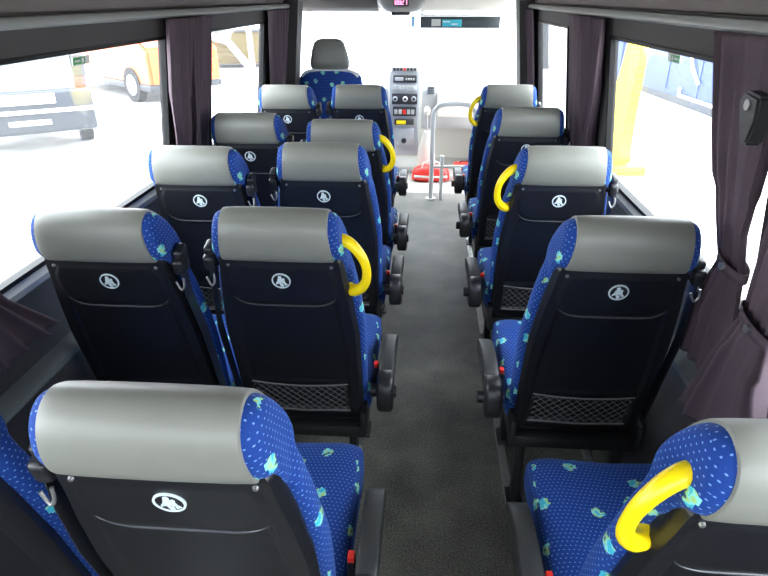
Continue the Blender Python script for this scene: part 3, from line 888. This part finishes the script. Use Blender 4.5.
curtain(1, [(1.58, 4.62, 4.88, .035), (1.3, 4.64, 4.87, .035), (.94, 4.66, 4.86, .04)], 5,
        'narrow curtain at the front end of the right side, next to the cab pillar', .018, 2, None)
# left side
curtain(-1, [(1.585, .90, 1.30, .04), (1.35, .93, 1.29, .04), (1.18, 1.02, 1.26, .05), (1.08, 1.06, 1.22, .06), (.95, 1.03, 1.32, .07), (.765, .98, 1.52, .075)], 6,
        'tied curtain at the left photo edge, only its flared lower hem in view', .024, .8, (1.09, 1.055, 1.22, .06))
curtain(-1, [(1.58, 2.54, 2.78, .035), (1.3, 2.55, 2.76, .035), (1.1, 2.60, 2.76, .04), (.94, 2.62, 2.74, .04)], 4,
        'dark curtain with a pale fold, next to the window showing parked cars', .024, 1.5, None)
curtain(-1, [(1.58, 2.79, 3.10, .035), (1.3, 2.80, 3.09, .035), (1.1, 2.80, 3.04, .04), (.94, 2.80, 2.98, .04)], 5,
        'dark curtain on the left drawn beside the front window with the ochre truck', .020, .3, None)
curtain(-1, [(1.58, 4.22, 4.86, .035), (1.3, 4.30, 4.84, .035), (.94, 4.42, 4.80, .04)], 7,
        'reddish dark curtain at the front end of the left side, behind the cab pillar', .020, 2.2, None)

# belt anchor on the right pillar
t = empty('belt_anchor', (.665, 1.30, 1.452), 'black seat belt anchor bracket on the right pillar beside the near curtains', 'belt anchor')
bm = bmesh.new()
prism(bm, [(-.035, .032), (.025, .038), (.042, .014), (.021, .0), (.014, -.04), (-.004, -.07), (-.028, -.063), (-.042, -.014)], 0, -.018, .018)
bmesh.ops.bevel(bm, geom=list(bm.edges), offset=.006, segments=2, affect='EDGES')
link('bracket', bm, M['armtop'], t)
bm = bmesh.new(); cyl(bm, (-.021, .0, .012), (.021, .0, .012), .011, n=16); link('bolt', bm, M['screw'], t)
bm = bmesh.new(); cyl(bm, (.018, 0, .02), (.10, 0, .03), .010, n=10); link('mount', bm, M['black'], t)

# emergency-exit stickers stuck to the panes
def sticker(side, y, z, label):
    t = empty('exit_sticker', (wx(side, z), y, z), label, 'sticker')
    s = side; k = (wx(side, z+.1)-wx(side, z))/.1
    def q(nm, y0, y1, z0, z1, d, m):
        bm = bmesh.new()
        prism(bm, [(s*(.010-d)+k*z0, z0), (s*(.010-d)+k*z1, z1), (s*(.0115-d)+k*z1, z1), (s*(.0115-d)+k*z0, z0)], 1, y0, y1)
        return link(nm, bm, M[m], t, smooth=False)
    q('sticker_base', -.052, .052, -.013, .013, 0, 'paper')
    q('green_field', -.050, .022, -.010, .010, .0012, 'green')
    q('arrow', -.042, -.010, -.003, .003, .0024, 'paper'); q('running_figure', .000, .012, -.007, .007, .0024, 'paper')
sticker(-1, 1.97, 1.478, 'small green exit sticker near the top of the left window')
sticker(1, 2.08, 1.486, 'small green and white exit sticker near the top of the right window')

# ------------------------------------------------------------------ outside
GZ = -.65
bm = bmesh.new(); box(bm, (-60, -60, GZ-.1), (60, 90, GZ))
m, nt, b = new_mat('pale_yard'); b.inputs['Roughness'].default_value = .9
tc = N(nt, 'ShaderNodeTexCoord'); no = N(nt, 'ShaderNodeTexNoise'); no.inputs['Scale'].default_value = 1.5; no.inputs['Detail'].default_value = 8
r = N(nt, 'ShaderNodeValToRGB'); r.color_ramp.elements[0].position = .3; r.color_ramp.elements[0].color = (.38, .37, .35, 1); r.color_ramp.elements[1].position = .6; r.color_ramp.elements[1].color = (.55, .54, .52, 1)
nt.links.new(tc.outputs['Object'], no.inputs['Vector']); nt.links.new(no.outputs['Fac'], r.inputs['Fac']); nt.links.new(r.outputs['Color'], b.inputs['Base Color'])
struct('ground', bm, m, smooth=False)
PA = {k: simple('paint_'+k, c, r_) for k, (c, r_) in dict(
    dark=((.010, .014, .020), .35), silver=((.40, .41, .42), .35), orange=((.55, .085, .012), .4), yellow=((.80, .58, .008), .4),
    blue=((.012, .036, .15), .4), grey=((.045, .048, .05), .5), ochre=((.085, .060, .010), .6), red=((.30, .006, .008), .4)).items()}
PA['glass'] = simple('vehicle_glass', (.05, .055, .06), .1)
def wheel(t, x, y, r, w=.2, ax=0):
    bm = bmesh.new(); d = Vector((w/2, 0, 0)) if ax == 0 else Vector((0, w/2, 0)); c = Vector((x, y, r))
    cyl(bm, c-d, c+d, r, n=28); o = link('wheel', bm, M['rubber'], t)
    bm = bmesh.new(); cyl(bm, c-d*1.06, c+d*1.06, r*.6, n=20); link('hub_cap', bm, M['silver'], o)
# parked SUV seen from behind, through the left window
t = empty('parked_car', (-6.30, 9.35, GZ), 'parked car seen from behind with dark bumper, white plate and red tail light', 'car', rz=math.radians(35))
bm = bmesh.new()   # profile (y,z) rear at y=0
bp_ = [(0, .42), (0, .95), (.06, 1.35), (.30, 1.78), (.55, 1.86), (2.4, 1.84), (3.0, 1.25), (3.9, 1.05), (4.1, .80), (4.1, .42)]
prism(bm, bp_, 0, -.95, .95); bmesh.ops.bevel(bm, geom=list(bm.edges), offset=.06, segments=2, affect='EDGES')
bd = link('body', bm, PA['silver'], t)
bm = bmesh.new(); box(bm, (-.97, -.14, .34), (.97, .30, 1.00), .06, 3); bu = link('rear_bumper', bm, PA['dark'], t); bu['label'] = 'dark rear bumper'
bm = bmesh.new(); box(bm, (-.95, -.19, .66), (.95, -.13, .72), .01, 2); link('bumper_strip', bm, PA['silver'], bu)
bm = bmesh.new(); box(bm, (-.30, -.17, .48), (.30, -.13, .56), .01, 2); link('tow_step', bm, PA['silver'], bu)
bm = bmesh.new(); box(bm, (-.42, -.175, .80), (.42, -.135, .95), .01, 2); link('number_plate', bm, M['whitep'], bu)['label'] = 'blank white number plate'
bm = bmesh.new(); prism(bm, [(.05, 1.28), (.24, 1.70), (.20, 1.70), (.0, 1.28)], 0, -.72, .72); link('rear_window', bm, PA['glass'], bd, smooth=False)
for x in (-.93, .75):
    bm = bmesh.new(); box(bm, (x, -.06, 1.00), (x+.18, .12, 1.16), .03, 2); link('tail_light', bm, PA['red'], bd)
bm = bmesh.new(); box(bm, (.76, -.04, 1.15), (.955, .40, 1.50), .04, 2); link('rear_quarter', bm, PA['dark'], bd)
for x in (-.85, .85):
    for y in (.85, 3.2): wheel(t, x, y, .36)
# orange van behind
t = empty('orange_van', (-7.9, 16.6, GZ), 'orange van parked beyond the cars, its side and dark wheel visible', 'van', rz=math.radians(-129))
bm = bmesh.new(); prism(bm, [(-2.6, .40), (-2.6, 2.3), (1.2, 2.35), (1.9, 1.45), (2.7, 1.25), (2.75, .40)], 0, -.95, .95)
bmesh.ops.bevel(bm, geom=list(bm.edges), offset=.07, segments=2, affect='EDGES'); bd = link('body', bm, PA['orange'], t)
bm = bmesh.new(); box(bm, (-.97, -2.55, .30), (.97, 2.7, .46), .03, 2); link('underside', bm, PA['dark'], t)
bm = bmesh.new(); box(bm, (.93, .5, 1.45), (.97, 1.4, 2.0), .01, 2); link('side_window', bm, PA['glass'], bd)
for x in (-.88, .88):
    for y in (-1.7, 1.8): wheel(t, x, y, .40)
# ochre skip through the front left window
t = empty('ochre_skip', (-6.9, 22.5, GZ), 'ochre skip with a grey lifting arm seen through the front left window', 'skip', rz=math.radians(14))
bm = bmesh.new(); prism(bm, [(-1.5, .15), (-1.9, 1.25), (1.7, 1.25), (1.3, .15)], 1, 0, 1.8); bmesh.ops.bevel(bm, geom=list(bm.edges), offset=.03, segments=2, affect='EDGES')
bd = link('skip_body', bm, PA['ochre'], t)
bm = bmesh.new(); tube(bm, [(-1.9, -.04, 1.25), (1.7, -.04, 1.25)], .06, 8); link('rim', bm, PA['grey'], bd)
bm = bmesh.new(); tube(bm, [(-1.6, -.4, 1.35), (-.2, -.4, .95), (.5, -.4, .05)], .13, 10); link('lifting_arm', bm, PA['silver'], t)
bm = bmesh.new(); cyl(bm, (-4.45, 16.0, GZ), (-4.6, 16.0, 5.0), .07, n=12)
tag(link('lamp_post', bm, PA['silver'], None), 'thin pale post standing outside the front left window', 'post')
# blue container and yellow boom through the right windows
t = empty('blue_container', (7.12, 14.6, GZ), 'long blue container trailer standing outside the right windows', 'container', rz=math.radians(3.9))
bm = bmesh.new(); box(bm, (-1.2, -8.5, .18), (1.2, 8.0, 2.9), .04, 2)
for k in range(11): box(bm, (-1.215, -8.3+k*1.6, .30), (-1.19, -8.2+k*1.6, 2.85))
bd = link('body', bm, PA['blue'], t)
bm = bmesh.new(); box(bm, (-1.10, -8.4, .0), (1.10, 7.9, .19)); link('skid', bm, PA['dark'], t)
bm = bmesh.new(); box(bm, (-1.26, -1.3, .22), (-1.225, .5, .28)); box(bm, (-1.26, .44, .22), (-1.225, .5, .42)); link('white_stripe', bm, M['whitep'], bd, smooth=False)
bm = bmesh.new(); tube(bm, catmull([(-1.25, .1, 1.7), (-1.25, .2, 1.3), (-1.25, .1, .95), (-1.25, -.35, .6)], 6), .035, 8); link('white_hose', bm, M['whitep'], bd)
t = empty('yellow_boom', (2.80, 9.0, GZ), 'curved yellow digger boom rising outside the right window', 'boom')
bm = bmesh.new(); pts = catmull([(-.02, 0, 0), (-.02, 0, .5), (.0, 0, 1.0), (.03, 0, 1.4), (.06, 0, 1.9), (.18, .1, 2.6)], 6)
tube(bm, pts, [.24-.12*i/(len(pts)-1) for i in range(len(pts))], 4); link('boom_arm', bm, PA['yellow'], t, autosmooth=30)
bm = bmesh.new(); box(bm, (-.4, -.35, 0), (.35, .4, .14), .03, 2); link('foot_plate', bm, PA['yellow'], t)
t = empty('grey_shed', (4.15, 23.0, GZ), 'small grey corrugated shed with a yellow roof edge beyond the front right window', 'shed', rz=math.radians(6))
bm = bmesh.new(); box(bm, (-.45, 0, 0), (.40, 1.6, 1.7))
for k in range(5): box(bm, (-.42+k*.17, -.04, .05), (-.34+k*.17, .01, 1.65))
link('wall', bm, PA['grey'], t, smooth=False)
bm = bmesh.new(); prism(bm, [(-.55, 1.68), (-.55, 1.80), (.50, 2.35), (.50, 2.22)], 1, -.1, 1.7); link('roof', bm, PA['yellow'], t, smooth=False)

# ------------------------------------------------------------------ light, camera, view
w = bpy.data.worlds.new('overcast'); SC.world = w; w.use_nodes = True
nt = w.node_tree; bg = nt.nodes['Background']
# overcast sky: a soft gradient of real sky light
tc = N(nt, 'ShaderNodeTexCoord'); sp = N(nt, 'ShaderNodeSeparateXYZ'); mr = N(nt, 'ShaderNodeMapRange')
mr.inputs['From Min'].default_value = -.1; mr.inputs['From Max'].default_value = 1
mr.inputs['To Min'].default_value = .8; mr.inputs['To Max'].default_value = 1.35
cb = N(nt, 'ShaderNodeVectorMath', operation='SCALE'); cb.inputs[0].default_value = (.93, .98, 1.06)
nt.links.new(tc.outputs['Generated'], sp.inputs[0]); nt.links.new(sp.outputs['Z'], mr.inputs['Value'])
nt.links.new(mr.outputs['Result'], cb.inputs['Scale']); nt.links.new(cb.outputs['Vector'], bg.inputs['Color'])
bg.inputs['Strength'].default_value = 1.0

cam = bpy.data.cameras.new('camera'); co = bpy.data.objects.new('camera', cam); COL.objects.link(co)
cam.sensor_width = 36; cam.lens = 600/768*36; cam.clip_start = .02; cam.clip_end = 300
co.location = (0, 0, 1.66); co.rotation_euler = (math.radians(90-25.873), 0, math.radians(3.946))
SC.camera = co
vs = SC.view_settings
vs.view_transform = 'Standard'; vs.look = 'None'; vs.gamma = 1.0; vs.use_curve_mapping = False
vs.exposure = 3.8
